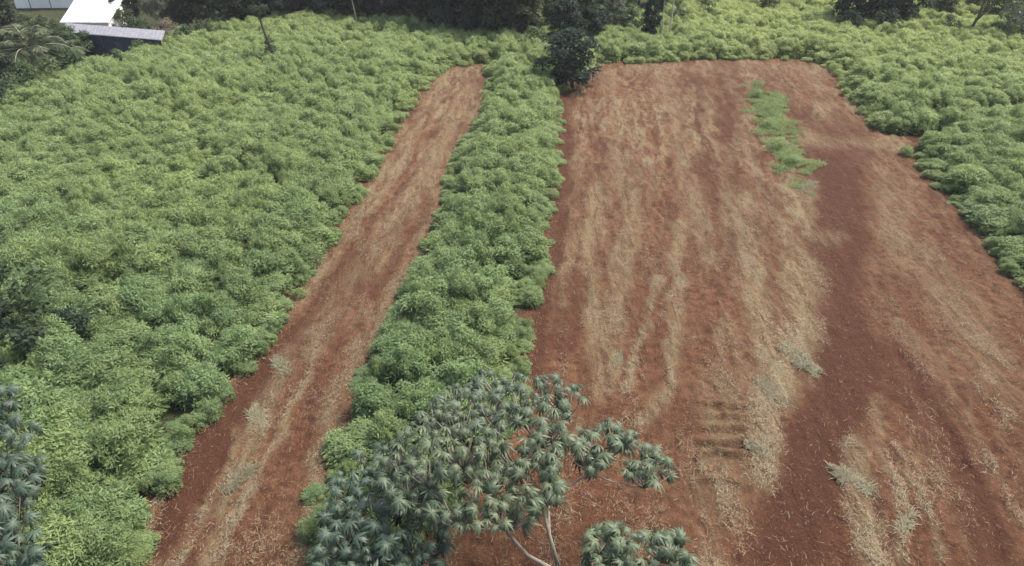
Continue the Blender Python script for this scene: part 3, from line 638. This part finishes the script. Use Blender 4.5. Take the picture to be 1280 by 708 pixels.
whorl_tree('umbrella_tree', [[(520,520),(560,478),(600,464),(655,466),(700,470),(728,480),(735,500),(712,515),(708,545),(706,580),(712,600),(690,640),(655,660),(600,662),(560,650),(520,640),(480,620),(470,570)],
            [(716,545),(735,528),(765,522),(800,545),(838,572),(840,598),(808,603),(770,592),(735,592),(716,575)], [(732,668),(762,652),(800,662),(846,664),(862,690),(868,760),(800,800),(735,760)]],
           (1.6, 12.2), (1.3, 12.8, 3.1), 4.6, 6.3, 15, M_UMB, M_TWIG, 'near tree with drooping whorled grey-green leaves and pale branches, in front of the bare field', .27, .060, 21, (620,560,230,150), 3, [(642,545,13),(722,610,20),(700,655,25),(585,505,8),(560,610,9),(690,500,8),(610,600,8),(670,590,7),(780,575,7),(800,690,8)])
whorl_tree('umbrella_tree', [[(405,640),(412,600),(445,560),(500,545),(530,580),(555,640),(560,690),(545,760),(400,780),(392,700),(400,660)]],
           (-3.6, 13.2), (-3.4, 13.4, 2.2), 3.0, 4.6, 16, M_BLUE, M_BARK, 'small blue-grey tree with whorled leaves at the bottom of the middle strip', .27, .06, 22, (470,680,120,110), 3)
whorl_tree('umbrella_tree', [[(-60,500),(10,478),(40,530),(52,580),(38,640),(62,700),(60,780),(-60,780)]],
           (-16.5, 13.5), (-16.0, 13.8, 1.6), 2.4, 3.8, 18, M_BLUE, M_BARK, 'blue-grey leafy tree cut off by the lower left corner', .31, .07, 23, (0,620,90,150), 3)

# ------------------------------------------------------------------ houses, palms and bushes beyond the left field
def P3(u, v, z): x, y = ground(u, v, z); return Vector((x, y, z))
M_WHITE = plain('white_render', (.86,.83,.78), (.92,.90,.86), 1.2, .8); M_WHITEROOF = plain('white_sheet_roof', (.60,.59,.56), (.82,.82,.80), .8, .6, 0, (1,.3,1)); M_TIN = plain('lilac_tin', (.40,.38,.41), (.56,.53,.55), 2, .5, 0, (1,6,1)); M_NAVY = plain('navy_cladding', (.018,.026,.055), (.04,.055,.095), 2, .7)
M_RED = plain('faded_red', (.42,.10,.13), (.55,.20,.22), 2, .6); M_WOOD = plain('dark_wood', (.05,.045,.05), (.10,.08,.075), 4, .8); M_GLASSD = plain('window_glass', (.02,.03,.04), (.05,.06,.07), 2, .15)
def slab(mb, P, th):
    P = [Vector(p) for p in P]; mb.add([*P, *[p-Vector((0, 0, th)) for p in P]], [(0,1,2,3),(7,6,5,4),(0,4,5,1),(1,5,6,2),(2,6,7,3),(3,7,4,0)])
a = P3(78, 40, 2.3); b_ = P3(202, 50, 2.3); d_ = P3(82, 29, 3.1); c_ = b_+(d_-a)
t = thing('shed', ((a.x+b_.x)/2, a.y+2, ziy(a.x, a.y)), 'low shed with lilac grey tin roof and dark blue walls at the upper left', 'shed'); o0 = t.location
mb = MB(); slab(mb, [p-o0 for p in (a, b_, c_, d_)], .08); rf = mb.build('roof', M_TIN, t)
mb = MB()
for k in range(26):
    q = (k+.5)/26; e = (a-o0).lerp(b_-o0, q); f = (d_-o0).lerp(c_-o0, q); mb.tube([e+Vector((0, 0, .02)), f+Vector((0, 0, .02))], [.03, .03], 4)
mb.build('roof_rib', M_TIN, rf)
mb = MB(); zf = -.3; q = [a.lerp(b_, .06)-o0, b_.lerp(a, .05)-o0, c_.lerp(d_, .05)-o0, d_.lerp(c_, .06)-o0]
q = [Vector((p.x, p.y+(.3 if i < 2 else -.3), p.z-(.1 if i < 2 else .5))) for i, p in enumerate(q)]
bs = [Vector((p.x, p.y, zf)) for p in q]
mb.add([*q, *bs], [(0,4,5,1),(1,5,6,2),(2,6,7,3),(3,7,4,0)]); mb.build('wall', M_NAVY, t)
mb = MB()
for k in (0, .35, .7, 1):
    p = q[0].lerp(q[1], k); mb.box((p.x, p.y-.08, (p.z+zf)/2), (.12, .12, p.z-zf))
mb.build('post', M_WOOD, t)
mb = MB(); p = q[0].lerp(q[1], .55); mb.box((p.x, p.y-.03, .85), (.9, .05, 1.8)); mb.build('door', M_WOOD, t)
# white house
hx0, hy = ground(24, 26, 0); hx1, _ = ground(152, 26, 0)
hx0 -= 1; zb = ziy(hx0, hy)
t = thing('white_house', ((hx0+hx1)/2, hy+3, zb), 'bright white rendered house behind the tin-roofed shed', 'house'); W_ = hx1-hx0
mb = MB(); mb.box((0, 0, 2.1), (W_, 6, 4.6)); mb.build('wall', M_WHITE, t)
mb = MB(); slab(mb, [(-W_/2-.5, -3.6, 4.5), (W_/2+.5, -3.6, 4.5), (W_/2+.5, .05, 5.7), (-W_/2-.5, .05, 5.7)], .12); slab(mb, [(-W_/2-.5, .05, 5.7), (W_/2+.5, .05, 5.7), (W_/2+.5, 3.6, 4.5), (-W_/2-.5, 3.6, 4.5)], .12); mb.build('roof', M_TIN, t)
mb = MB(); ua, _ = ground(48, 14, 0); xx = (hx0+2.9)-t.location.x; slab(mb, [(xx, -4.6, 3.0), (xx+3.0, -4.6, 3.0), (xx+3.0, -3.02, 4.0), (xx, -3.02, 4.0)], .06); aw = mb.build('awning', M_RED, t)
for k in (xx+.1, xx+2.9):
    mb = MB(); mb.tube([(k, -4.5, -.2), (k, -4.5, 2.95)], [.06, .06], 6); mb.build('post', M_WOOD, t)
wn = MB(); wn.box((xx+1.5, -3.01, 1.7), (1.0, .06, 1.0)); wf = wn.build('window', M_WOOD, t); wn = MB(); wn.box((xx+1.5, -3.045, 1.7), (.84, .03, .84)); wn.build('pane', M_GLASSD, wf)
mb = MB(); e0 = P3(75, 29.5, 1.9)-t.location; e1 = P3(136, 29.5, 1.9)-t.location; f0 = P3(78, 3, 4.6)-t.location; f1 = P3(150, 3, 4.6)-t.location
anx = thing('white_annex', (t.location.x+e0.x, t.location.y+e0.y, zb), 'low annex with a glaring white roof just behind the tin-roofed shed', 'annex'); ww_ = (e1-e0).x
mb = MB(); slab(mb, [(0, 0, 1.9), (ww_, 0, 1.9), (ww_, 7.5, 4.8), (0, 7.5, 4.8)], .12); ar = mb.build('roof', M_WHITEROOF, anx); mb = MB()
for k in range(14): xk = .2+k*(ww_-.4)/13; mb.tube([(xk, 0, 1.915), (xk, 7.5, 4.815)], [.03, .03], 4)
mb.build('roof_rib', M_WHITEROOF, ar)
mb = MB(); mb.add([(.3,.4,1.8),(ww_-.3,.4,1.8),(ww_-.3,4.6,3.3),(.3,4.6,3.3),(.3,.4,-.4),(ww_-.3,.4,-.4),(ww_-.3,4.6,-.4),(.3,4.6,-.4)], [(0,4,5,1),(1,5,6,2),(2,6,7,3),(3,7,4,0)]); mb.build('wall', M_WHITE, anx)
t.location.y += 8; t.location.x -= 4
# palms
def palm_meshes(seed, nf, L, hgt):
    rg = np.random.default_rng(seed); mb = MB(); trunk_mb(mb, (0, 0, -.3), (.1, 0, hgt), .22, .14, .15, seed); Vs = []; n0 = 0; parts = []
    for i in range(nf):
        a = i*2.4+rg.random()*.3; el = 1.35-1.35*(i/nf)+rg.normal(0, .08); l = L*(.8+.3*rg.random()); pts = []
        for k in range(9):
            q = k/8; r = l*q*math.cos(el)*(1-.12*q)+.15*q; z = hgt+l*(q*math.sin(el)-.62*q*q*(1.1-.3*math.sin(el))); pts.append(np.array([r*math.cos(a), r*math.sin(a), z]))
        mb.tube([Vector(p) for p in pts], [.035-.003*k for k in range(9)], 5)
        C = []; A = []; LL = []; side = np.array([-math.sin(a), math.cos(a), 0])
        for k in range(46):
            q = .12+.88*k/46; j = min(7, int(q*8)); f = q*8-j; p = pts[j]*(1-f)+pts[j+1]*f; fw = pts[j+1]-pts[j]; fw /= np.linalg.norm(fw)
            for s_ in (-1, 1):
                C.append(p); A.append(side*s_*.8+fw*.6+np.array([0, 0, -.45])+rg.normal(0, .06, 3)); LL.append(l*.26*math.sin(PI*min(.95, q*.8+.15))+.08)
        C = np.array(C); A = np.array(A); LL = np.array(LL); parts.append(leaves(C, A, LL, np.full(len(C), .10), rg, np.clip(.2+.6*i/nf*0+rg.random(len(C))*.6, 0, 1)))
    me = bpy.data.meshes.new('trunk'); me.from_pydata(mb.v, [], mb.f); me.materials.append(M_PALEBARK)
    cm = meshof('crown', parts); cm.materials.append(M_PALM); return me, cm
at('palm_tree', palm_meshes(5, 26, 5.2, 2.6), 50, 100, 'young coconut palm with arching fronds left of the shed', 1.0, dy=0, cat='palm')
at('palm_tree', palm_meshes(6, 18, 4.2, 1.8), 2, 112, 'palm at the upper left edge of the picture left of the young coconut palm', .9, cat='palm')
at('palm_tree', palm_meshes(9, 20, 4.2, 1.8), 84, 92, 'lower palm with spreading fronds between the coconut palm and the shed', .9, cat='palm')
for uu, vv, ms, sc_, lb in [(40,52,BU[1],1.1,'round bush on the lawn before the white house'),(20,44,GY[0],.55,'grey tree before the left end of the white house'),(96,72,BU[0],1.15,'grey-green bush screening the left end of the tin roof'),(178,62,BU[1],1.2,'green bush screening the right half of the shed wall'),(62,50,BU[0],1.0,'low bush between the white house and the palms'),(158,44,BU[2],1.1,'green bush touching the right end of the white annex'),(30,84,MD[1],.5,'low green tree behind the young coconut palm'),(62,74,GY[1],.5,'low grey tree between the palms and the house'),(95,80,MD[2],.42,'small green tree left of the shed door end'),(10,140,BD[0],.9,'dark bush lowest at the left edge below the palms'),(40,128,BU[0],1.2,'grey-green bush below the young coconut palm'),(70,118,BU[1],1.1,'green bush right below the young coconut palm'),
                       (100,106,BU[2],1.1,'green bush at the field edge left of the shed wall'),(128,96,BD[1],.6,'dark bush before the shed wall'),(150,90,BU[0],.75,'green bush before the middle of the shed'),
                       (178,80,BU[1],.8,'green bush before the right part of the shed'),(200,72,BU[2],.85,'green bush under the right end of the shed roof'),(236,62,BU[0],.9,'green bush between the pinkish bush and the dark wood'),
                       (22,112,BD[1],1.0,'dark bush between the two palms'),(258,56,BU[1],.9,'green bush at the left end of the dark wood'),(84,98,GY[1],.42,'pale green bush beside the left end of the shed')]:
    at('bush', ms, uu, vv, lb, sc_, 'bush')
at('bush', PK[0], 212, 62, 'pinkish brown twiggy bush right of the tin roof', 1.15, 'bush')
at('broadleaf_tree', DK[0], 163, 31, 'dark tree rising behind the right end of the tin roof', .55)
at('broadleaf_tree', DK[3], 150, 40, 'small dark tree overlapping the right end of the white annex', .42)
at('broadleaf_tree', GY[0], 206, 34, 'grey-green tree right of the dark tree behind the tin roof', .8)
at('broadleaf_tree', DK[1], 236, 40, 'dark tree at the left end of the wood', .9)
at('broadleaf_tree', DK[2], 8, 60, 'dark tree at the top left corner beside the white house', .75)

# thin humid air over the fields
mb = MB(); mb.box((0, 60, 17), (500, 340, 42)); hz_, nth, bh, oh = mat('haze'); nth.nodes.remove(bh)
pv = nd(nth, 'ShaderNodeVolumePrincipled'); pv.inputs['Color'].default_value = (.93, .96, 1, 1); pv.inputs['Density'].default_value = .00022; nth.links.new(pv.outputs[0], oh.inputs['Volume'])
tag(mb.build('haze', hz_), 'thin pale haze lying over the fields', 'haze', None, 'stuff')
